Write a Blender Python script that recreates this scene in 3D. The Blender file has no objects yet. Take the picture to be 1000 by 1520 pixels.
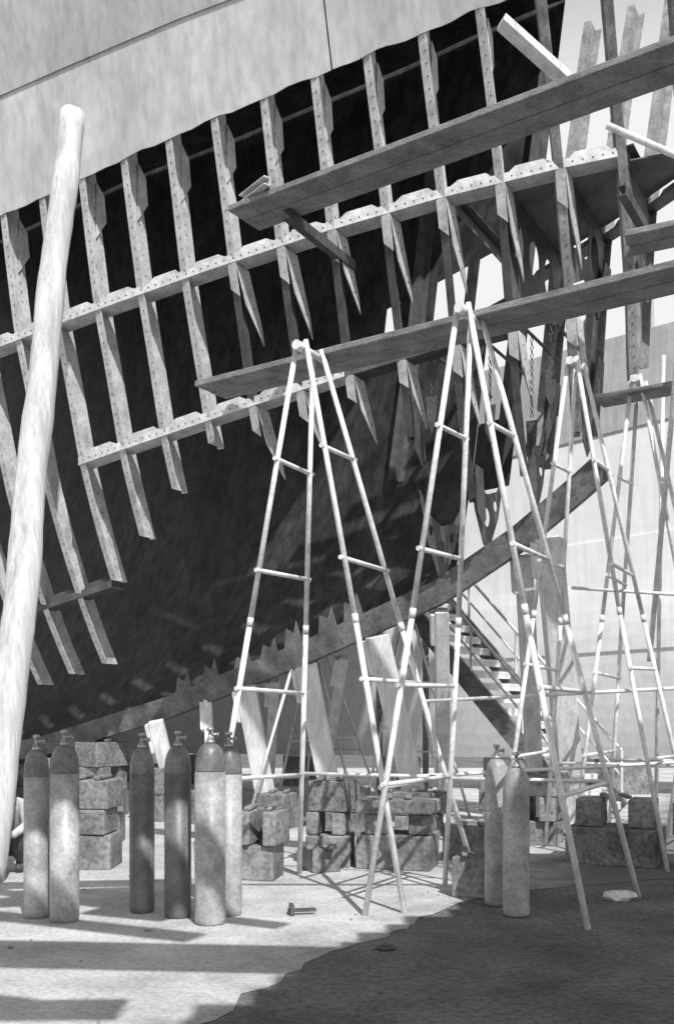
import bpy, math, random
from mathutils import Vector, Matrix
random.seed(7)
sc = bpy.context.scene
V = Vector

# ------------------------------------------------------------------ materials
def mat(name, base, var=0.25, scale=3.0, rough=0.7, bump=0.15, metal=0.0, stretch=(1,1,1), fine=40.0, dirt=0.0, streak=0.0):
    m = bpy.data.materials.new(name); m.use_nodes = True
    nt = m.node_tree; N = nt.nodes; L = nt.links
    b = N["Principled BSDF"]
    mp = N.new("ShaderNodeMapping")
    geo = N.new("ShaderNodeNewGeometry")
    L.new(geo.outputs["Position"], mp.inputs[0]); mp.inputs["Scale"].default_value = stretch
    n1 = N.new("ShaderNodeTexNoise"); n1.inputs["Scale"].default_value = scale; n1.inputs["Detail"].default_value = 8
    n1.inputs["Roughness"].default_value = 0.65
    L.new(mp.outputs[0], n1.inputs["Vector"])
    n2 = N.new("ShaderNodeTexNoise"); n2.inputs["Scale"].default_value = fine; n2.inputs["Detail"].default_value = 4
    L.new(mp.outputs[0], n2.inputs["Vector"])
    r = N.new("ShaderNodeValToRGB")
    lo = base*(1-var); hi = min(0.95, base*(1+var))
    r.color_ramp.elements[0].position = 0.32; r.color_ramp.elements[1].position = 0.68
    r.color_ramp.elements[0].color = (lo,lo,lo,1); r.color_ramp.elements[1].color = (hi,hi,hi,1)
    L.new(n1.outputs[0], r.inputs[0])
    r2 = N.new("ShaderNodeValToRGB")
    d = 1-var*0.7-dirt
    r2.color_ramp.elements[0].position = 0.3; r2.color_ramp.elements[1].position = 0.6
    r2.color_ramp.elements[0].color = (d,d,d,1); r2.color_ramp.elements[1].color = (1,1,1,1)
    L.new(n2.outputs[0], r2.inputs[0])
    mx = N.new("ShaderNodeMixRGB"); mx.blend_type = 'MULTIPLY'; mx.inputs[0].default_value = 1; mx.name="mul"
    L.new(r.outputs[0], mx.inputs[1]); L.new(r2.outputs[0], mx.inputs[2])
    out = mx
    if streak:   # rain and rust runs down the plate
        mp2 = N.new("ShaderNodeMapping"); mp2.inputs["Scale"].default_value = (5,5,.35)
        L.new(geo.outputs["Position"], mp2.inputs[0])
        n3 = N.new("ShaderNodeTexNoise"); n3.inputs["Scale"].default_value = 2.0; n3.inputs["Detail"].default_value = 6
        L.new(mp2.outputs[0], n3.inputs["Vector"])
        r3 = N.new("ShaderNodeValToRGB"); q = 1-streak
        r3.color_ramp.elements[0].position = 0.38; r3.color_ramp.elements[1].position = 0.55
        r3.color_ramp.elements[0].color = (q,q,q,1); r3.color_ramp.elements[1].color = (1,1,1,1)
        L.new(n3.outputs[0], r3.inputs[0])
        m2 = N.new("ShaderNodeMixRGB"); m2.blend_type='MULTIPLY'; m2.inputs[0].default_value=1
        L.new(mx.outputs[0], m2.inputs[1]); L.new(r3.outputs[0], m2.inputs[2]); out = m2
    L.new(out.outputs[0], b.inputs["Base Color"])
    b.inputs["Roughness"].default_value = rough; b.inputs["Metallic"].default_value = metal
    if bump:
        bp = N.new("ShaderNodeBump"); bp.inputs["Strength"].default_value = bump; bp.inputs["Distance"].default_value = 0.02
        L.new(n2.outputs[0], bp.inputs["Height"]); L.new(bp.outputs[0], b.inputs["Normal"])
    return m

M_plate = mat("primed_shell_plate", 0.54, 0.22, 0.9, 0.6, 0.05, stretch=(1,1,0.5), fine=10, streak=.12)
M_plate2= mat("upper_shell_plate", 0.43, 0.26, 0.7, 0.6, 0.05, stretch=(1,1,0.5), fine=10, streak=.12)
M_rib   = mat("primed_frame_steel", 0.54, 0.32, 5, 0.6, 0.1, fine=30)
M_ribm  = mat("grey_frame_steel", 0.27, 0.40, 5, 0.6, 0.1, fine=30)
M_ribd  = mat("shaded_and_dark_steel", 0.075, 0.40, 5, 0.6, 0.1)  # dark steel; also paints shade on frames and stringers
M_dark  = mat("shaded_inner_plate", 0.040, 0.75, 1.6, 0.65, 0.1, stretch=(1,1,0.6), fine=7, dirt=0.2, streak=.35)  # dark base colour carries the shade inside the hull
M_mid   = mat("mill_scale_plate", 0.13, 0.45, 3, 0.6, 0.1)
M_hole  = mat("rivet_hole", 0.09, 0.1, 5, 0.9, 0)
M_keel  = mat("keel_bar_steel", 0.12, 0.6, 3, 0.55, 0.15)
M_pipe  = mat("painted_pipe", 0.72, 0.26, 7, 0.45, 0.1)
M_wood  = mat("plank_wood", 0.23, 0.40, 4, 0.8, 0.25, stretch=(1,1,3), fine=25)
M_log   = mat("peeled_log", 0.58, 0.26, 2.5, 0.85, 0.6, stretch=(3,3,0.3), fine=14, streak=.15)
M_shore = mat("shore_timber", 0.66, 0.25, 3, 0.85, 0.3, stretch=(3,3,0.4), fine=18)
M_block = mat("block_timber", 0.23, 0.6, 2.2, 0.9, 0.5, fine=22, dirt=.1)
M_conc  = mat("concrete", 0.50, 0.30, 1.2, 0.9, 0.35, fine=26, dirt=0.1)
M_dirt  = mat("dirt", 0.15, 0.45, 1.1, 1.0, 0.9, fine=22, dirt=0.2)
M_cyl   = mat("cylinder_paint", 0.36, 0.4, 4, 0.45, 0.08)
M_cyld  = mat("cylinder_shoulder_shade", 0.17, 0.4, 6, 0.4, 0.08)  # darker tone painted for shade on the cylinder tops
M_cylg  = mat("darker_cylinder_tone", 0.15, 0.4, 4, 0.45, 0.08)  # darker tone for two of the left cylinders
M_brass = mat("valve_brass", 0.40, 0.2, 8, 0.35, 0, metal=0.6)
M_bgl   = mat("grey_hull_lower", 0.84, 0.07, 0.7, 0.7, 0.05, fine=6, streak=.08)
M_bgu   = mat("grey_hull_upper", 0.46, 0.15, 0.7, 0.7, 0.05, fine=6, streak=.15)
M_cloth = mat("work_cloth", 0.45, 0.3, 9, 0.9, 0.3)
M_clothd= mat("dark_cloth", 0.08, 0.3, 9, 0.9, 0.3)
M_skin  = mat("skin", 0.34, 0.08, 9, 0.6, 0)

# tracked-in dirt thinning out across the edge of the concrete slab
def dusty(m):
    nt=m.node_tree; N=nt.nodes; L=nt.links
    geo=N.new("ShaderNodeNewGeometry"); sep=N.new("ShaderNodeSeparateXYZ"); L.new(geo.outputs["Position"],sep.inputs[0])
    def mth(op,a,b):
        n=N.new("ShaderNodeMath"); n.operation=op
        for i,q in enumerate((a,b)):
            if isinstance(q,(int,float)): n.inputs[i].default_value=q
            else: L.new(q,n.inputs[i])
        return n.outputs[0]
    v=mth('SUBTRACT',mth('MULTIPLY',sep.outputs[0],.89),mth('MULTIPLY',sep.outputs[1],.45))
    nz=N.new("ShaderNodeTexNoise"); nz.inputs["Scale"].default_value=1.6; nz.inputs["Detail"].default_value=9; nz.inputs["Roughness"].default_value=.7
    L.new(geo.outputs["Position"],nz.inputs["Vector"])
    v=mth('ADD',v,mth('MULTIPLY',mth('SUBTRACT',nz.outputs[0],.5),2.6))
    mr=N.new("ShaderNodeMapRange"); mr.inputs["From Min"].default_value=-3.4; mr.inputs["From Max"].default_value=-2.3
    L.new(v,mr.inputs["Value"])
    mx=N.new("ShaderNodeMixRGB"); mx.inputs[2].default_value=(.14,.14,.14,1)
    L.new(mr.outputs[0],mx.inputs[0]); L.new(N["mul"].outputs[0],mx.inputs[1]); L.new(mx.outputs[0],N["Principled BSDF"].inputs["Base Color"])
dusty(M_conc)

# ------------------------------------------------------------------ mesh builder
class MB:
    def __init__(s): s.v=[]; s.f=[]
    def add(s, vs, fs):
        o=len(s.v); s.v += [tuple(p) for p in vs]; s.f += [tuple(i+o for i in f) for f in fs]
    def hexa(s, p):
        s.add(p, [(0,3,2,1),(4,5,6,7),(0,1,5,4),(1,2,6,5),(2,3,7,6),(3,0,4,7)])
    def box(s, c, ax, ay, az):
        c=V(c); P=[]
        for k in (-1,1):
            for i,j in ((-1,-1),(1,-1),(1,1),(-1,1)):
                P.append(c+V(ax)*i+V(ay)*j+V(az)*k)
        s.hexa(P)
    def tube(s, p0, p1, r0, r1=None, n=10, cap=True):
        r1 = r0 if r1 is None else r1
        p0=V(p0); p1=V(p1); d=(p1-p0).normalized()
        a=d.orthogonal().normalized(); b=d.cross(a)
        vs=[]
        for p,r in ((p0,r0),(p1,r1)):
            for i in range(n):
                t=2*math.pi*i/n; vs.append(p+a*math.cos(t)*r+b*math.sin(t)*r)
        fs=[(i,(i+1)%n,n+(i+1)%n,n+i) for i in range(n)]
        if cap: fs += [tuple(range(n))[::-1], tuple(range(n,2*n))]
        s.add(vs,fs)
    def path(s, pts, rs, n=14):
        pts=[V(p) for p in pts]; d=(pts[-1]-pts[0]).normalized()
        a=d.orthogonal().normalized(); b=d.cross(a); vs=[]
        for k,(p,r) in enumerate(zip(pts,rs)):
            for i in range(n):
                t=2*math.pi*i/n; rr=r*(1+.03*math.sin(2*t+k*.15)+.02*math.sin(5*t+k*.3)); vs.append(p+a*math.cos(t)*rr+b*math.sin(t)*rr)
        fs=[]
        for k in range(len(pts)-1):
            for i in range(n): fs.append((k*n+i,k*n+(i+1)%n,(k+1)*n+(i+1)%n,(k+1)*n+i))
        fs += [tuple(range(n))[::-1], tuple(range((len(pts)-1)*n,len(pts)*n))]
        s.add(vs,fs)
    def plate(s, pts, th):
        n=len(pts); th=V(th); A=[V(p) for p in pts]
        s.add([p-th*.5 for p in A]+[p+th*.5 for p in A],
              [tuple(range(n))[::-1], tuple(range(n,2*n))]+[(i,(i+1)%n,n+(i+1)%n,n+i) for i in range(n)])
    def disc(s, c, nrm, r, h=0.004, n=6):
        c=V(c); nrm=V(nrm).normalized(); s.tube(c, c+nrm*h, r, r, n)
    def lathe(s, base, prof, n=24):
        vs=[]; fs=[]
        for r,z in prof:
            for i in range(n):
                t=2*math.pi*i/n; vs.append((base[0]+r*math.cos(t), base[1]+r*math.sin(t), base[2]+z))
        for k in range(len(prof)-1):
            for i in range(n): fs.append((k*n+i,k*n+(i+1)%n,(k+1)*n+(i+1)%n,(k+1)*n+i))
        fs.append(tuple(range(n))[::-1]); fs.append(tuple(range((len(prof)-1)*n,len(prof)*n)))
        s.add(vs,fs)
    def obj(s, name, m, parent=None, smooth=False, bevel=0):
        me=bpy.data.meshes.new(name); me.from_pydata(s.v,[],s.f); me.materials.append(m); me.update()
        o=bpy.data.objects.new(name,me); sc.collection.objects.link(o)
        if smooth:
            for p in me.polygons: p.use_smooth = len(p.vertices)==4
        if bevel:
            b=o.modifiers.new("bevel",'BEVEL'); b.width=bevel; b.segments=2; b.limit_method='ANGLE'
        if parent: o.parent=parent
        return o
def empty(name):
    e=bpy.data.objects.new(name,None); sc.collection.objects.link(e); return e
def lerp(tab,x):
    if x<=tab[0][0]:
        (a,b),(c,d)=tab[0],tab[1]; return b+(d-b)*(x-a)/(c-a)
    for (a,b),(c,d) in zip(tab,tab[1:]):
        if x<=c: return b+(d-b)*(x-a)/(c-a)
    (a,b),(c,d)=tab[-2],tab[-1]; return b+(d-b)*(x-a)/(c-a)

# ------------------------------------------------------------------ ship geometry (ship coordinates: s forward, w outboard, z up)
D=V((0.866,-0.5,0)); NN=V((-0.5,-0.866,0)); Z=V((0,0,1)); O=V((3.1,12.0,0))
def S(s,w,z): return O + D*s + NN*w + Z*z
W1=[(-11,2.95),(-8,2.65),(-5.78,2.36),(-4.2,2.1),(-2.68,1.79),(-1.44,1.46),(-.82,1.24),(-.2,1.02),(.4,.76),(1.0,.46),(1.6,.2)]
F1=[(-8,.15),(-5.78,.18),(-2.68,.25),(-1.44,.31),(-.82,.38),(-.2,.44),(1,.45),(2,.45)]
ZK=[(-11.5,.85),(-9.2,1.05),(-6.5,1.70),(-4.12,2.44),(-2.07,3.16),(-.98,3.77),(0,4.48),(.6,5.1),(1.3,6.2)]
def w1(s): return max(.1,lerp(W1,s))
def f1(s): return max(.12,min(.45,lerp(F1,s)))
def zk(s): return max(.5,lerp(ZK,s))
def z1(s): return 7.72+.165*s
def z2(s): return 6.25+.20*s
def z3(s): return 4.75+.21*s
def zE(s): return 9.26+.174*s
def hw(s,z):
    a=z1(s)
    if z>=a: return w1(s)+f1(s)*(z-a)
    b=z2(s); wb=max(.06,w1(s)-.27*(a-b))
    if z>=b: return wb+(w1(s)-wb)*(z-b)/(a-b)
    k=zk(s); t=max(0,(z-k)/max(.1,(b-k)))
    return .05+(wb-.05)*t**.6
SP=.62
def sk(k): return -5.78+SP*k

ship=empty("ship_hull")
def shell(s0,s1,zlo,zhi,side,off,m,name,ns=40,nz=10,jit=0):
    mb=MB(); vs=[]
    for i in range(ns+1):
        s=s0+(s1-s0)*i/ns; a=zlo(s); b=zhi(s)
        if jit: a+= jit*math.sin(s*9.3)*math.sin(s*3.1+1)
        for j in range(nz+1):
            z=a+(b-a)*j/nz; vs.append(S(s,side*(hw(s,z)+off),z))
    fs=[]
    for i in range(ns):
        for j in range(nz):
            q=i*(nz+1)+j; fs.append((q,q+nz+1,q+nz+2,q+1))
    mb.add(vs,fs)
    o=mb.obj(name,m,ship,False)
    so=o.modifiers.new("thick",'SOLIDIFY'); so.thickness=.014; so.offset=0
    return o
zs=lambda s:9.41+.094*(s+6.9)
shell(-18,-2.42,zE,lambda s:zs(s)+.06,1,.02,M_plate,"sheer_strake",ns=90,nz=3,jit=.02)
shell(-2.40,-.35,zE,lambda s:12.6,1,.022,M_plate,"bow_strake",ns=20,nz=3,jit=.02)
shell(-18,-2.44,zs,lambda s:12.6,1,.042,M_plate2,"upper_strake",ns=90,nz=3)
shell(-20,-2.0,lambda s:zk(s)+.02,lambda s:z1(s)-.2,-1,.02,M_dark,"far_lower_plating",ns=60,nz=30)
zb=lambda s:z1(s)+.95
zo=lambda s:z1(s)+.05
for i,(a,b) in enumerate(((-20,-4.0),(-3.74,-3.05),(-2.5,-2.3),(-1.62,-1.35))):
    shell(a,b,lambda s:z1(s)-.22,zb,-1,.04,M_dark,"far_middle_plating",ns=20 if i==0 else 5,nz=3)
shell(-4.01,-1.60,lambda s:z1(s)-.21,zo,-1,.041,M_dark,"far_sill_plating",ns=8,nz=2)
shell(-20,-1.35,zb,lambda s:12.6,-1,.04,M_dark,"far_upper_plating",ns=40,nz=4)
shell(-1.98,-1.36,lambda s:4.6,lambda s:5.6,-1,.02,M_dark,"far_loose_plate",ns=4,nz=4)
dk=MB(); A=[];B=[]
for i in range(31):
    s=-18+(17.4)*i/30; A.append(S(s,hw(s,12.4)-.02,12.4)); B.append(S(s,-hw(s,12.4)+.02,12.4))
for i in range(30):
    dk.hexa([A[i],A[i+1],B[i+1],B[i],A[i]+Z*.05,A[i+1]+Z*.05,B[i+1]+Z*.05,B[i]+Z*.05])
dk.obj("shade_deck",M_dark,ship)  # unseen deck added to block sun from the hull interior

rib_l=MB(); rib_m=MB(); rib_shade=MB(); holes=MB(); blade_clip=MB(); gusd=MB(); strg=MB(); strd=MB()
def rib(mb,s,zb,zt,side=1,Dp=.27,F=.10,G=.08,rivets=True,n=18):
    t=.016
    sec=[(0,0),(F,0),(F,-t),(t,-t),(t,-Dp),(-G,-Dp),(-G,-Dp+t),(0,-Dp+t)]
    vs=[]
    ph=random.uniform(0,6)
    for i in range(n+1):
        z=zb+(zt-zb)*i/n; w=hw(s,z); j=.006*math.sin(z*2.1+ph)
        for a,b in sec: vs.append(S(s+a+j, side*max(.0,(w+b)), z))
    fs=[]
    for i in range(n):
        for j in range(8):
            k=(j+1)%8; fs.append((i*8+j,i*8+k,(i+1)*8+k,(i+1)*8+j))
    fs += [tuple(range(8))[::-1],tuple(range(n*8,n*8+8))]
    mb.add(vs,fs)
    if rivets:
        z=zb+.06
        while z<zt-.02:
            w=hw(s,z)
            holes.disc(S(s+.06,side*(w+.0),z),NN*side,.0095)
            if random.random()<.4: holes.disc(S(s+t,side*(w-.2),z),D,.009)
            z+=.12
ends={-9:1.6,-8:1.7,-7:1.8,-6:1.9,-5:2.0,-4:2.05,-3:2.2,-2:2.34,-1:3.46,0:4.0,1:4.55,2:5.05}
for k in range(-9,12):
    s=sk(k)
    top=11.8 if k>=9 else zE(s)+.5
    if k<=2:
        rib(rib_l,s,ends[k],top,Dp=.32)
    elif k<=8:
        rib(rib_l,s,z1(s)-.12,top,Dp=.32)
        lo={3:z2(s)-.1,4:z2(s)-.1,5:z2(s)-.1,6:z2(s)-.9,7:z2(s)-1.75,8:z2(s)-1.6}[k]
        rib(rib_shade,s,lo,z1(s)-.125,F=.09,Dp=.22,rivets=False)  # lower frame lengths in a dark tone that stands for shade
    else:
        rib(rib_m,s,{9:4.9,10:5.5,11:6.3}[k],top,Dp=.24)
    if k<=8:
        zt=zE(s); w=hw(s,zt)
        blade_clip.plate([S(s+.03,w-.28,zt+.1),S(s+.03,w-.42,zt-.02),S(s+.03,w-.46,zt-.34),S(s+.03,w-.28,zt-.6)],D*.014)
    def blade(z0,L,mb=None,side=1):  # near-side light plates shaped as the frames' sunlit part, cut by shade
        mb=mb or blade_clip
        def R(a,b,z): return S(s+a,side*(hw(s,z0+z)+b),z0+z)
        mb.plate([R(.105,.0,.05),R(.105,-.27,.05),R(.105,-.40,-L*.72),R(.105,-.40,-L),R(.105,-.10,-L*.5)],D*.014)
        mb.plate([R(.0,.012,.05),R(.11,.012,.05),R(.11,.012,-L*.42),R(.0,.012,-L*.30)],NN*.012)
        for i in range(4):
            u=.1+.2*i; z=z0-L*u; holes.disc(S(s+.113,side*(hw(s,z)-.15-u*.22),z),D,.011)
    if 3<=k<=9: blade(z1(s)-.1,random.uniform(.72,.86))
    if 3<=k<=9: blade(z2(s)-.1,random.uniform(.62,.78))
    if 7<=k<=9:
        blade(z2(s)-.3,.9,gusd,-1); blade(z1(s)-.5,.8,gusd,-1)
    if 6<=k<=9:  # lower end brackets still hanging free
        zz={6:z2(s)-.85,7:z2(s)-1.7,8:z2(s)-1.5,9:5.0}[k]
        w=hw(s,zz)
        gusd.plate([S(s+.1,w+.02,zz+.35),S(s+.1,w-.22,zz+.35),S(s+.1,w-.34,zz-.25),S(s+.1,w-.24,zz-.36),S(s+.1,w-.06,zz-.2)],D*.014)
        for q in (.2,.02,-.16): holes.disc(S(s+.108,w-.14-(.2-q)*.2,zz+q),D,.02,.004,8)
# chains and loose brackets slung from the side stringer forward
def chain(p,L):
    p=V(p); n=int(L/.045)
    for i in range(n):
        c=p-Z*(.045*i); a=(D if i%2 else NN)*.014
        for q in (-1,1): gusd.tube(c+a*q+Z*.02,c+a*q-Z*.02,.006,n=5)
    e=p-Z*L
    gusd.plate([e+D*-.07,e+D*.07,e+D*.05-Z*.34,e-Z*.44,e-D*.06-Z*.3],NN*.014)
for s_,w_,z_,L in ((-1.15,.55,6.0,.7),(-.7,.35,6.1,1.0),(-.35,.7,6.1,.55),(-1.75,.9,5.9,.5)):
    chain(S(s_,w_,z_),L); gusd.tube(S(s_,hw(s_,z_)-.1,z_+.02),S(s_,-hw(s_,z_)+.1,z_+.02),.02)
for k in (4,7,8,9,10,11):
    s=sk(k)
    if k<=7: rib(rib_shade,s,z2(s)-.6,zE(s)+2,-1,rivets=False,Dp=.2)
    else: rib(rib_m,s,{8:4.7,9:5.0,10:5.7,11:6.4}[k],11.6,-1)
def stringer(zf,k0,k1,mb,hgt=.10,rv=True,side=1):
    for k in range(k0,k1):
        a=sk(k); b=sk(k+1); n=3
        for i in range(n):
            p=a+(b-a)*i/n; q=a+(b-a)*(i+1)/n
            def R(s,o,dz): return S(s,side*(hw(s,zf(s))+o),zf(s)+dz)
            mb.hexa([R(p,.004,-hgt/2),R(q,.004,-hgt/2),R(q,.018,-hgt/2),R(p,.018,-hgt/2),
                     R(p,.004,hgt/2),R(q,.004,hgt/2),R(q,.018,hgt/2),R(p,.018,hgt/2)])
            mb.hexa([R(p,-.24,-hgt/2),R(q,-.24,-hgt/2),R(q,.002,-hgt/2),R(p,.002,-hgt/2),
                     R(p,-.24,-hgt/2+.012),R(q,-.24,-hgt/2+.012),R(q,.002,-hgt/2+.012),R(p,.002,-hgt/2+.012)])
        e=random.uniform(-.03,.03)
        P=[(a+.12,hgt/2),(b-.02,hgt/2),(b-.12+e,hgt/2+.07),(a+.21+e,hgt/2+.07)]
        mb.plate([S(s,side*(hw(s,zf(s))-.02),zf(s)+dz) for s,dz in P],NN*.014)
        if rv:
            for i in range(6):
                s=a+.08+.1*i; holes.disc(S(s,side*(hw(s,zf(s))+.018),zf(s)),NN,.011)
stringer(z1,-9,10,strg)
stringer(z2,-1,5,strg,.11)
stringer(z2,5,8,strd,.12)  # dark tone stands for shade on this forward stretch
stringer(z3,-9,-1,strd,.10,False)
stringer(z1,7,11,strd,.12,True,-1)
rib_l.obj("frames_primed",M_rib,ship); rib_m.obj("frames_grey",M_ribm,ship); rib_shade.obj("frames_shade_tone",M_ribd,ship)
blade_clip.obj("lit_blades_and_clips",M_rib,ship); gusd.obj("hanging_brackets",M_ribd,ship)
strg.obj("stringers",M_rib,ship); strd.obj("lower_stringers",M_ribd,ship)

def holed(name,s,outer,hs,m,th=.012):
    cu=bpy.data.curves.new(name,'CURVE'); cu.dimensions='2D'; cu.fill_mode='BOTH'; cu.extrude=th/2
    def spl(p):
        sp=cu.splines.new('POLY'); sp.points.add(len(p)-1)
        for q,(x,y) in zip(sp.points,p): q.co=(x,y,0,1)
        sp.use_cyclic_u=True
    spl(outer)
    for cx,cy,rx,ry in hs: spl([(cx+rx*math.cos(t*math.pi/10),cy+ry*math.sin(t*math.pi/10)) for t in range(20)])
    tmp=bpy.data.objects.new("tmp",cu); sc.collection.objects.link(tmp)
    dg=bpy.context.evaluated_depsgraph_get(); dg.update()
    me=bpy.data.meshes.new_from_object(tmp.evaluated_get(dg))
    bpy.data.objects.remove(tmp)
    o=bpy.data.objects.new(name,me); me.materials.clear(); me.materials.append(m)
    x=-NN; y=Z; z=x.cross(y)
    c=O+D*(s+.03)
    o.matrix_world=Matrix(((x.x,y.x,z.x,c.x),(x.y,y.y,z.y,c.y),(x.z,y.z,z.z,c.z),(0,0,0,1)))
    sc.collection.objects.link(o)
    mw=o.matrix_world.copy(); o.parent=ship; o.matrix_world=mw
    return o
for k in range(8,11):
    s=sk(k); a=z1(s)-.02; w=hw(s,a)-.24; b=a-1.15; wb=max(.15,hw(s,b)-.1)
    out=[(-w,a),(w,a),(wb,b),(wb*.55,b+.12),(0,b+.28),(-wb*.55,b+.12),(-wb,b)]
    hs=[(-w*.55,a-.42,.17,.24),(0,a-.4,.19,.22),(w*.55,a-.42,.17,.24)] if w>.6 else [(0,a-.4,.14,.2)]
    holed("web_plate",s,out,hs,M_mid)
for k in range(6,9):
    s=sk(k); a=zk(s)+.2; hgt=1.0
    wt=max(.2,hw(s,a+hgt)-.05)
    out=[(-.1,a),(.1,a),(hw(s,a+.4)*.8,a+.4),(wt*.9,a+hgt),(wt*.55,a+hgt-.25),(0,a+hgt-.35),(-wt*.55,a+hgt-.25),(-wt*.9,a+hgt),(-hw(s,a+.4)*.8,a+.4)]
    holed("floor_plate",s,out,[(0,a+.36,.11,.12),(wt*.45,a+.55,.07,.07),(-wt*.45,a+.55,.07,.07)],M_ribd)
bh=MB()
for zz,k0,k1 in ((z1,8,11),):
    a=sk(k0); b=sk(k1); P=[]
    for s in (a,(a+b)/2,b): P.append(S(s,max(.05,hw(s,zz(s))-.25),zz(s)+.03))
    for s in (b,(a+b)/2,a): P.append(S(s,-max(.05,hw(s,zz(s))-.25),zz(s)+.03))
    bh.plate(P,Z*.014)
for k in (7,8,9,10):
    s=sk(k); z=z1(s)+.06
    bh.box(S(s+.04,0,z),D*.008,NN*(hw(s,z)-.2),Z*.08); bh.box(S(s+.08,0,z+.088),D*.05,NN*(hw(s,z)-.2),Z*.007)
bh.obj("breasthook_and_beams",M_mid,ship)

kb=MB(); N_=44
def kp(s,w,dz):
    e=.01; sl=(zk(s+e)-zk(s-e))/(2*e); nrm=V((-sl,1)).normalized()
    return O+D*(s+nrm.x*dz)+NN*w+Z*(zk(s)+nrm.y*dz)
for i in range(N_):
    a=-11.5+(11.55)*i/N_; b=-11.5+(11.55)*(i+1)/N_
    kb.hexa([kp(a,-.05,-.16),kp(b,-.05,-.16),kp(b,.05,-.16),kp(a,.05,-.16),kp(a,-.05,.16),kp(b,-.05,.16),kp(b,.05,.16),kp(a,.05,.16)])
s=-7.5
while s<0:
    for dz in (-.1,.1):
        holes.disc(kp(s+(.05 if dz>0 else 0),.05,dz),NN,.016,.004,8)
    s+=.2
for q in (-.16,-.3): holes.disc(kp(q,.05,0),NN,.045,.004,12)
s=-6.3
while s<-3.2:
    h=random.uniform(.15,.34)
    kb.plate([kp(s,.03,.155),kp(s+.3,.03,.155),kp(s+.3,.03,.155+h),kp(s+.2,.03,.155+h*.5),kp(s+.1,.03,.155+h*.85)],NN*.012)
    s+=random.uniform(.4,.6)
kb.obj("keel_bar",M_keel,ship)
holes.obj("rivet_holes",M_hole,ship)

# ------------------------------------------------------------------ scaffold planks
def plank(a,b,width,th,boards=2,m=M_wood):
    a=V(a); b=V(b); d=(b-a).normalized(); n=V((-d.y,d.x,0)).normalized()
    if n.y<0: n=-n
    mb=MB(); wd=width/boards
    for i in range(boards):
        o0=random.uniform(-.12,.12); 
        c=(a+b)/2+n*(wd*(i+.5)); L=(b-a).length/2
        cc=c+d*o0+Z*random.uniform(0,.004)
        mb.box(cc,d*L,n*(wd/2-.006),Z*(th/2))
    return mb.obj("scaffold_plank",m,None,False,.006)
plank((-1.18,10.92,7.07),(4.3,7.08,7.07),.56,.06,2)
plank((-1.32,9.85,4.84),(3.0,6.85,4.84),.50,.055,2)
plank((2.75,9.9,6.3),(5.4,8.9,6.45),.5,.06,2)
plank((3.0,11.6,5.25),(5.2,10.3,5.3),.4,.05,1)
def channel(a,b,w,h,name="channel_bearer",m=M_ribd):
    a=V(a); b=V(b); d=(b-a).normalized(); n=d.cross(Z).normalized(); u=n.cross(d)
    mb=MB(); c=(a+b)/2; L=(b-a).length/2
    mb.box(c,d*L,n*.006,u*h/2); mb.box(c+n*w/2+u*(h/2-.006),d*L,n*(w/2-.007),u*.006); mb.box(c+n*w/2-u*(h/2-.006),d*L,n*(w/2-.007),u*.006)
    return mb.obj(name,m)
for s in (-2.55,.7):
    a=S(s,hw(s,6.9)-.3,6.975); b=S(s,hw(s,6.9)+1.15,6.975); channel(a,b,.09,.11)
channel((-1.0,10.95,7.16),(-.70,10.55,7.16),.08,.09,"channel_offcut",M_rib)
tb=MB(); tb.box((1.86,9.35,7.70),V((.36,.10,-.24)),V((-.02,.075,0)),V((.012,0,.03))); tb.obj("timber_brace",M_shore,None,False,.004)
tb=MB(); tb.tube((2.75,10.3,7.6),(4.4,9.9,6.6),.035); tb.obj("scaffold_tube",M_pipe,None,True)
tb=MB(); tb.tube((4.05,10.2,12),(3.55,11.5,2.2),.03); tb.obj("scaffold_tube",M_pipe,None,True)
for a,b,r in (((1.0,11.9,1.75),(4.9,11.6,1.95),.022),((.6,9.6,1.0),(4.3,11.4,1.08),.02),((2.6,11.2,3.0),(4.6,11.4,2.9),.02),((-1.2,13.3,.1),(-.6,13.4,2.2),.02),((3.9,12.4,0),(4.0,12.4,6.0),.025)):
    tb=MB(); tb.tube(a,b,r); tb.obj("scaffold_tube",M_pipe,None,True)

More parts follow.
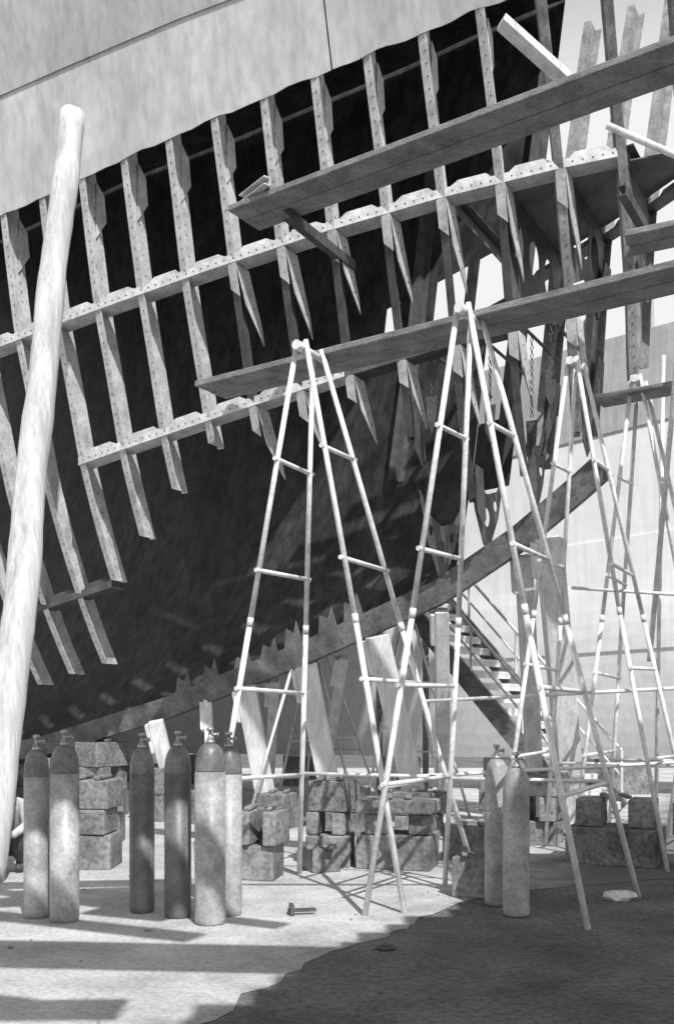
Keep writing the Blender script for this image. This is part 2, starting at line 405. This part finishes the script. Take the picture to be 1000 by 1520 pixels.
# ------------------------------------------------------------------ pipe trestles
def trestle(apex,f1_,f2_,top=.28,bot=1.55,r=.025,rungs=(1.02,1.85,2.9,3.85),inn=V((.5,.866,0))):
    mb=MB(); A=V(apex); B=A+inn*top
    H=A.z
    F=[V((*f1_,0)),V((*f2_,0))]; ap=[-.05,.05]
    ax=(F[1]-F[0]).normalized()
    legs=[]
    for i,f in enumerate(F):
        fr0=A+ax*ap[i]; re0=B+ax*ap[i]; re1=f+inn*bot
        mid=lambda p,q,t:p+(q-p)*t
        for p,q in ((fr0,f),(re0,re1)):
            m_=mid(p,q,.5)+V((random.uniform(-.018,.018),random.uniform(-.018,.018),0))
            mb.tube(p+(p-q).normalized()*.06,m_,r*.95); mb.tube(m_-(q-p).normalized()*.003,q,r)
            mb.tube(m_-(q-p).normalized()*.04,m_+(q-p).normalized()*.04,r*1.12)
        legs.append((fr0,f,re0,re1))
        for z in rungs:
            z+=random.uniform(-.05,.05)
            t=(H-z)/H; t2=t+random.uniform(-.006,.006)
            a=fr0+(f-fr0)*t; b=re0+(re1-re0)*t2; d=(b-a).normalized()*.05
            mb.tube(a-d,b+d,r*.8)
    d=inn
    mb.tube(A-d*.06,B+d*.08,r*1.3)
    mb.tube(A-d*.09,A+d*.03,.042,n=14)
    t=(H-1.02)/H
    a=legs[0][2]+(legs[0][3]-legs[0][2])*t; b=legs[1][2]+(legs[1][3]-legs[1][2])*t
    mb.tube(a,b,r*.7)
    return mb.obj("scaffold_trestle",M_pipe,None,True)
trestle((-.31,8.82,4.80),(-1.15,8.75),(.54,8.1))
trestle((1.0,8.02,4.80),(.22,8.0),(1.86,7.5))
trestle((2.50,10.75,5.34),(1.75,10.9),(3.35,10.25),rungs=(1.1,2.1,3.2,4.3))
trestle((3.40,11.5,5.4),(2.75,11.8),(4.3,11.0),rungs=(1.1,2.1,3.2,4.3))
trestle((4.9,12.6,5.0),(4.2,12.9),(5.7,12.2),rungs=(1.1,2.1,3.2,4.3))
trestle((-.4,16.2,2.7),(-1.0,16.4),(.3,15.8),rungs=(.6,1.2,1.8),bot=.9,r=.022)
trestle((1.0,15.0,2.9),(.4,15.2),(1.6,14.8),rungs=(.7,1.4,2.1),bot=.9,r=.022)

# ------------------------------------------------------------------ raking log prop at the left
lg=MB(); p0=V((-3.35,9.6,-.02)); p1=V((-2.98,11.5,8.42)); pts=[];rs=[]
for i in range(49):
    t=i/48; p=p0.lerp(p1,t)+V((.030*math.sin(t*5.5+.4)+.010*math.sin(t*23),0,0))
    pts.append(p); rs.append(.172-.03*t+.004*math.sin(t*37)+.003*math.sin(t*71)+.002*math.sin(t*160))
lg.path(pts,rs,24); lg.obj("log_prop",M_log,None,True)

# ------------------------------------------------------------------ timber shores beneath keel
def shore(top,foot,w,t):
    top=V(top); foot=V(foot); d=(top-foot).normalized(); n=d.cross(V((0,1,0))).normalized(); u=n.cross(d)
    mb=MB(); mb.box((top+foot)/2,d*(top-foot).length/2,n*w/2,u*t/2)
    mb.box(foot+Z*.04,V((w,0,0)),V((0,w*.8,0)),V((0,0,.05)))
    mb.box(top-d*.25+n*(w*.5+.03),d*.22,n*.03,u*t*.45)
    mb.obj("timber_shore",M_shore,None,False,.012)
shore((2.55,12.2,3.72),(3.15,13.4,0.05),.30,.25)
shore((2.35,12.75,3.6),(2.75,13.9,0.05),.2,.2)
shore((.52,13.2,2.62),(1.15,13.6,.05),.30,.24)
shore((-.42,13.7,2.25),(0.0,14.1,.05),.30,.24)
shore((-1.28,14.2,1.98),(-.95,14.5,.05),.28,.22)
shore((-2.7,15.05,1.5),(-2.4,15.4,.05),.22,.16)
shore((1.35,13.1,2.95),(1.55,14.6,.05),.18,.18)
shore((-.9,14.6,2.1),(-1.1,16.2,.05),.14,.14)
shore((.1,14.1,2.4),(-.3,15.6,.05),.14,.14)
shore((-1.9,14.9,1.8),(-1.75,14.2,.05),.12,.12)

# ------------------------------------------------------------------ keel blocks
def blocks(x,y,w,d,hs,rot=0):
    mb=MB(); z=0
    for i,h in enumerate(hs):
        a=math.radians(rot+random.uniform(-9,9)); k=random.uniform(.8,1.1)
        ax=V((math.cos(a),math.sin(a),0)); ay=V((-ax.y,ax.x,0))
        c=V((x+random.uniform(-.05,.05),y+random.uniform(-.05,.05),z+h/2))
        if i%2==1 and w>.42:
            for q in (-.3,.3): mb.box(c+ax*w*q,ax*w*.15,ay*d*.5*k,Z*(h/2-.003))
        else: mb.box(c,ax*w/2*k,ay*d/2*k,Z*(h/2-.003))
        z+=h
    for q in (-.1,.1): mb.box((x+q,y,z+.022),V((.035,0,0)),V((.02,.22,0)),Z*.02)
    mb.obj("keel_block",M_block,None,False,.014)
blocks(-.74,9.9,.44,.45,(.34,.33),-8)
blocks(-.15,10.3,.36,.45,(.24,),10)
blocks(-.06,10.8,.46,.5,(.33,.24,.33),-12)
blocks(1.23,8.95,.36,.36,(.36,),-20)
blocks(2.45,12.5,.62,.6,(.3,.3,.28),-25)
blocks(-2.55,10.6,.42,.5,(.36,.26,.3),-5)
blocks(-2.9,12.6,.5,.5,(.4,.3),8)
blocks(.65,10.6,.75,.55,(.36,.22,.14),-18)
blocks(1.5,11.2,.6,.5,(.38,),-28)
blocks(3.0,10.9,.9,.6,(.4,.3),-30)
blocks(3.9,10.3,.9,.6,(.36,.34),-30)
for i in range(9):
    s=-10+1.1*i; p=S(s,0,0)
    h=min(zk(s)-.22,random.choice((.6,.8,.5)) if s>-7 else 9); n=max(1,int(h/.3))
    blocks(p.x,p.y,.7,.5,[h/n]*n,60)

# ------------------------------------------------------------------ gas cylinders
def gas(x,y,r,h,m=M_cyl,md=M_cyld,shoulder=.0):
    e=empty("gas_cylinder"); mb=MB(); hb=h-.13
    pr=[(r*.86,0),(r*.97,.012),(r,.04),(r,hb-.20),(r*.985,hb-.15),(r*.93,hb-.10),(r*.82,hb-.055),(r*.64,hb-.02),(r*.42,hb)]
    if shoulder:
        cut=hb-shoulder
        b1=[p for p in pr if p[1]<cut]; b1.append((r,cut)); mb.lathe((x,y,.004),b1)
        mb.obj("body",m,e,True)
        m2=MB(); m2.lathe((x,y,.004),[(r,cut+.001)]+[p for p in pr if p[1]>cut]); m2.obj("shoulder",md,e,True)
    else:
        mb.lathe((x,y,.004),pr); mb.obj("body",m,e,True)
    v=MB(); v.lathe((x,y,hb+.0),[(.036,.004),(.036,.03),(.026,.032),(.026,.05),(.014,.052),(.014,.10),(.028,.102),(.028,.125),(.01,.13)],12)
    v.tube((x,y,hb+.075),(x+.055,y-.01,hb+.075),.012); v.tube((x+.055,y-.01,hb+.075),(x+.065,y-.01,hb+.075),.02)
    v.obj("valve",M_brass,e,True)
gas(-2.36,7.95,.098,1.44,shoulder=.205)
gas(-2.10,7.80,.112,1.48,shoulder=.21)
gas(-1.57,8.15,.100,1.45,M_cylg,shoulder=.21)
gas(-1.25,7.95,.105,1.47,M_cylg,shoulder=.21)
gas(-.965,7.70,.118,1.50,shoulder=.21)
gas(-.86,8.05,.105,1.46,shoulder=.21)
gas(1.33,8.45,.098,1.35)
gas(1.42,8.02,.105,1.30)

# ------------------------------------------------------------------ crouching worker at far left
def skin_part(name,pts,edges,m,parent,sub=2):
    me=bpy.data.meshes.new(name); me.from_pydata([p[0] for p in pts],edges,[]); me.materials.append(m)
    o=bpy.data.objects.new(name,me); sc.collection.objects.link(o); o.parent=parent
    o.modifiers.new("skin",'SKIN')
    me.skin_vertices[0].data[0].use_root=True
    for i,(p,r) in enumerate(pts):
        me.skin_vertices[0].data[i].radius=(r if isinstance(r,tuple) else (r,r))
    sm=o.modifiers.new("sub",'SUBSURF'); sm.levels=sub; sm.render_levels=sub
    o.modifiers["skin"].use_smooth_shade=True
    return o
wk=empty("worker"); wx,wy=-3.32,10.25
def P(x,y,z): return (wx+x,wy+y,z)
skin_part("overalls_legs",[(P(0,.1,.30),.13),(P(-.09,.08,.28),.10),(P(-.14,-.28,.42),.078),(P(-.12,-.06,.09),.05),(P(-.12,-.16,.035),.04),(P(.09,.08,.28),.10),(P(.16,-.26,.40),.078),(P(.13,-.03,.09),.05),(P(.13,-.13,.035),.04)],
 [(0,1),(1,2),(2,3),(3,4),(0,5),(5,6),(6,7),(7,8)],M_clothd,wk)
skin_part("shirt",[(P(0,.1,.34),(.14,.11)),(P(0,.04,.52),(.15,.11)),(P(.0,-.06,.70),(.15,.10)),(P(-.17,-.07,.69),.065),(P(-.22,-.22,.50),.05),(P(-.12,-.40,.40),.04),(P(.17,-.07,.69),.065),(P(.24,-.2,.50),.05),(P(.14,-.38,.40),.04),(P(0,-.10,.78),.055)],
 [(0,1),(1,2),(2,3),(3,4),(4,5),(2,6),(6,7),(7,8),(2,9)],M_cloth,wk)
skin_part("head",[(P(0,-.10,.77),.05),(P(0,-.125,.83),.062),(P(0,-.14,.90),.085),(P(0,-.13,.96),.075)],[(0,1),(1,2),(2,3)],M_skin,wk)
hd=MB(); hd.tube(P(0,-.22,.885),P(0,-.245,.87),.016,.010,8)
for q in (-1,1): hd.tube(P(.086*q,-.13,.875),P(.10*q,-.13,.905),.018,.02,8)
hd.obj("nose_and_ears",M_skin,wk,True)
cp=MB(); cp.lathe(P(0,-.13,.93),[(.094,0),(.098,.03),(.085,.075),(.04,.095),(.005,.1)],16); cp.box(P(0,-.235,.937),V((.07,0,0)),V((0,.045,-.008)),Z*.006); cp.obj("cap",M_clothd,wk,True)
for q in (-1,1):
    cx=.13*q-(.0 if q>0 else -.01); base=P(cx,-.39,.40)
    pts=[(base,.026),(P(cx-.01*q,-.44,.375),.03)]; ed=[(0,1)]
    for j in range(4):
        fx=cx+(-.027+.018*j); n0=len(pts)
        pts+= [(P(fx,-.475,.36),.010),(P(fx,-.505,.335),.009),(P(fx,-.505,.305),.008)]
        ed+=[(1,n0),(n0,n0+1),(n0+1,n0+2)]
    n0=len(pts); pts+=[(P(cx-.035*q,-.44,.355),.011),(P(cx-.045*q,-.47,.325),.009)]; ed+=[(0,n0),(n0,n0+1)]
    skin_part("hand",pts,ed,M_skin,wk,1)

# ------------------------------------------------------------------ staircase behind
stair=empty("staircase"); st=MB(); sd=MB()
a=V((1.15,17.6,4.0)); b=V((3.9,14.95,.15)); d=(b-a).normalized(); h=V((d.x,d.y,0)).normalized(); n=V((-h.y,h.x,0)); u=n.cross(d)
if u.z<0: u=-u
for q in (-.62,.62): sd.box((a+b)/2+n*q,d*(b-a).length/2,n*.03,u*.15)
NT=19
for i in range(NT):
    p=a.lerp(b,(i+.5)/NT); st.box(p,h*.12,n*.585,Z*.02); st.box(p+h*.105-Z*.06,h*.012,n*.584,Z*.038)
for q in (-.62,.62):
    for i in range(5):
        p=a.lerp(b,i/4.0)+n*q; st.tube(p,p+Z*.9,.022)
    st.tube(a+n*q+Z*.9,b+n*q+Z*.9,.025); st.tube(a+n*q+Z*.5,b+n*q+Z*.5,.018)
for q in (-.62,.62): sd.box(V((a.x,a.y,1.9))+n*q,V((.05,0,0)),V((0,.05,0)),Z*1.9)
sd.box(a-h*.6-Z*.03,h*.6,n*.65,Z*.03)
st.obj("treads_and_rails",M_shore,stair); sd.obj("stringers_and_posts",M_wood,stair)

# ------------------------------------------------------------------ neighbouring hull on the next berth
nb=empty("ship_hull")
def bg(name,zl,zh,m,off=0,x0=-16,x1=18):
    vs=[];nx=50;nz=8
    for i in range(nx+1):
        X=x0+(x1-x0)*i/nx
        for j in range(nz+1):
            z=zl(X)+(zh(X)-zl(X))*j/nz
            y=21.2-.33*X-.006*(X*X)+1.6*max(0,(1-z/4.0))**2-.10*max(0,z-4)
            vs.append((X,y-off,z))
    mb=MB(); mb.add(vs,[(i*(nz+1)+j,(i+1)*(nz+1)+j,(i+1)*(nz+1)+j+1,i*(nz+1)+j+1) for i in range(nx) for j in range(nz)])
    o=mb.obj(name,m,nb,False); so=o.modifiers.new("thick",'SOLIDIFY'); so.thickness=.02; so.offset=0
    return o
bg("garboard_strake",lambda x:.7,lambda x:2.6+.05*x,M_bgl)
bg("bilge_strake",lambda x:2.55+.05*x,lambda x:4.4+.1*x,M_bgl,.03)
bg("side_strake",lambda x:4.35+.1*x,lambda x:6.1+.16*x,M_bgl,.0)
bg("upper_plating",lambda x:6.08+.16*x,lambda x:7.9+.14*x,M_bgu,.035)
mb=MB()
for i in range(30):
    X=-14+1.1*i; y=21.2-.33*X-.006*X*X-.4; zt=7.9+.14*X
    mb.box((X,y,zt+.25),V((.03,0,0)),V((0,.08,0)),Z*(.25+.3*(i%3==0)))
mb.obj("frame_heads",M_bgu,nb)
mb=MB()
for i in range(14):
    X=-14+2.2*i; y=21.2-.33*X-.006*X*X+1.6
    mb.box((X,y,.33),V((.4,0,0)),V((0,.6,0)),Z*.33)
mb.obj("support_blocks",M_block,nb)

# ------------------------------------------------------------------ ground
g=MB(); g.add([(-600,-600,0),(600,-600,0),(600,1200,0),(-600,1200,0)],[(0,1,2,3)]); g.obj("ground",M_dirt)
edge=[(-14,1.5),(-1.5,1.5),(-1.3,3.2),(-.95,4.7),(-.55,5.6),(-.2,6.5),(.35,7.3),(.62,7.8),(1.0,8.5),(1.6,9.1),(2.6,9.6),(5,10.2),(14,11),(14,30),(-14,30)]
pp=[]
for i,(a,b) in enumerate(zip(edge,edge[1:]+edge[:1])):
    n=6 if 1<=i<=11 else 1
    for j in range(n):
        t=j/n; j_=.06 if n>1 else 0
        pp.append((a[0]+(b[0]-a[0])*t+random.uniform(-j_,j_),a[1]+(b[1]-a[1])*t+random.uniform(-j_,j_),.004))
g=MB(); g.add(pp,[tuple(range(len(pp)))]); g.obj("concrete_slab",M_conc)

def stone(x,y,r,m,name="stone"):
    import bmesh
    bm=bmesh.new(); bmesh.ops.create_icosphere(bm,subdivisions=2,radius=r)
    for v in bm.verts: v.co=V((v.co.x*1.5,v.co.y,v.co.z*.55))*(1+random.uniform(-.15,.15))
    me=bpy.data.meshes.new(name); bm.to_mesh(me); bm.free(); me.materials.append(m)
    o=bpy.data.objects.new(name,me); o.location=(x,y,r*.35); sc.collection.objects.link(o)
stone(2.42,8.7,.10,M_shore); stone(.33,6.85,.045,M_ribd)
db=MB()
for i in range(60):
    x=random.uniform(-3,5); y=random.uniform(4.8,12); r=random.uniform(.005,.012)
    a=random.uniform(0,3.1); ax=V((math.cos(a),math.sin(a),0)); ay=V((-ax.y,ax.x,0))
    db.box((x,y,.006+r*.4),ax*r*random.uniform(1,2),ay*r,Z*r*.4)
db.obj("rubble",M_block)
cb=MB(); cb.box((-.28,8.05,.04),V((.11,.02,0)),V((-.004,.02,0)),Z*.012); cb.box((-.36,8.03,.05),V((.015,.003,0)),V((-.01,.06,0)),Z*.04); cb.obj("steel_offcut",M_ribd)

# ------------------------------------------------------------------ unseen staging added above the camera to cast shadows on ground and cylinders
def board(mb,a,b,w):
    a=V(a); b=V(b); d=(b-a).normalized(); n=V((-d.y,d.x,0)).normalized()
    mb.box((a+b)/2,d*(b-a).length/2,n*w/2,Z*.025)
sg=empty("shadow_staging"); mb=MB()
EDGE=[(4.4,-1.2),(5.3,-.75),(6,-.35),(7,.15),(7.7,.55),(8.5,1.0),(9.5,1.5),(10.4,1.3),(11.6,1.5)]  # shadow edge wanted on the ground; board starts follow it
y=.1
while y<6.75:
    g_=y+4.72; x0=lerp(EDGE,g_)+1.76+random.uniform(-.18,.18)
    if y>5.9: x0=max(x0,2.75)
    board(mb,(x0,y,6),(6.4,y+random.uniform(-.03,.03),6),.29 if random.random()<.85 else .25)
    y+=.3
for a,b,w in (((-3.6,2.3,6),(2.2,1.8,6),.72),((-3.6,.62,6),(.6,.75,6),.36),((-3.6,-.05,6),(1.0,-.1,6),.6),
              ((-1.35,3.75,6.06),(.35,4.05,6.06),.42),((-1.1,4.15,6.06),(.75,4.5,6.06),.42),((-1.6,4.6,6.06),(.4,4.85,6.06),.36),
              ((-2.8,3.85,6.5),(.9,2.1,6.5),.28),((-2.1,4.5,6.5),(1.5,2.5,6.5),.22),((-.2,3.4,6.12),(.5,3.1,6.12),.28),
              ((-3.4,1.5,6.5),(.2,.5,6.5),.12)):
    board(mb,a,b,w)
mb.obj("boards",M_wood,sg)
mb=MB()
for a,b in (((-3.4,-.3,5.93),(-3.4,4.9,5.93)),((2.9,-.3,5.93),(2.9,6.9,5.93)),((6.2,-.3,5.93),(6.2,6.9,5.93)),
            ((-3.6,4.75,6.0),(6.4,4.85,5.86)),((-3.6,-.2,5.86),(6.4,-.2,5.86)),
            ((-3.5,4.8,6.6),(-3.5,4.8,0)),((-3.5,-.2,6.6),(-3.5,-.2,0)),((6.3,6.8,6.6),(6.3,6.8,0)),((6.3,-.2,6.6),(6.3,-.2,0))):
    mb.tube(a,b,.035)
mb.obj("tubes",M_pipe,sg,True)

# ------------------------------------------------------------------ world, sun, camera
EL=math.radians(50); hx,hy=-.35,.937
sun=bpy.data.lights.new("sun",'SUN'); sun.energy=5.0; sun.angle=math.radians(.5); sun.color=(1,1,1)
so=bpy.data.objects.new("sun",sun); sc.collection.objects.link(so)
L=V((hx*math.cos(EL),hy*math.cos(EL),-math.sin(EL)))
so.rotation_euler=L.to_track_quat('-Z','Y').to_euler()
w=bpy.data.worlds.new("World"); sc.world=w; w.use_nodes=True
nt=w.node_tree; bgN=nt.nodes["Background"]
sky=nt.nodes.new("ShaderNodeTexSky"); sky.sky_type='NISHITA'; sky.sun_disc=False
sky.sun_elevation=EL; sky.sun_rotation=math.atan2(-hx,-hy)
sky.dust_density=3; sky.air_density=1.0
bw=nt.nodes.new("ShaderNodeRGBToBW")
nt.links.new(sky.outputs[0],bw.inputs[0])
# summer haze: thick and white towards the horizon, thin overhead
tc=nt.nodes.new("ShaderNodeTexCoord"); sp=nt.nodes.new("ShaderNodeSeparateXYZ"); nt.links.new(tc.outputs["Generated"],sp.inputs[0])
mr=nt.nodes.new("ShaderNodeMapRange"); mr.inputs["From Min"].default_value=.50; mr.inputs["From Max"].default_value=.68
mr.inputs["To Min"].default_value=.95; mr.inputs["To Max"].default_value=0
nt.links.new(sp.outputs[2],mr.inputs["Value"])
hz=nt.nodes.new("ShaderNodeMixRGB"); hz.inputs[2].default_value=(10.5,10.5,10.5,1)
nt.links.new(mr.outputs[0],hz.inputs[0])
nt.links.new(bw.outputs[0],hz.inputs[1]); nt.links.new(hz.outputs[0],bgN.inputs[0])
bgN.inputs[1].default_value=.09
cam=bpy.data.cameras.new("camera"); co=bpy.data.objects.new("camera",cam); sc.collection.objects.link(co)
co.location=(0,0,1.6); co.rotation_euler=(math.radians(90),0,0)
cam.sensor_fit='VERTICAL'; cam.sensor_height=36; cam.lens=1500/1520*36; cam.shift_y=300/1520
cam.clip_end=3000; cam.clip_start=.05
sc.camera=co
sc.view_settings.view_transform='Standard'; sc.view_settings.look='None'; sc.view_settings.exposure=0
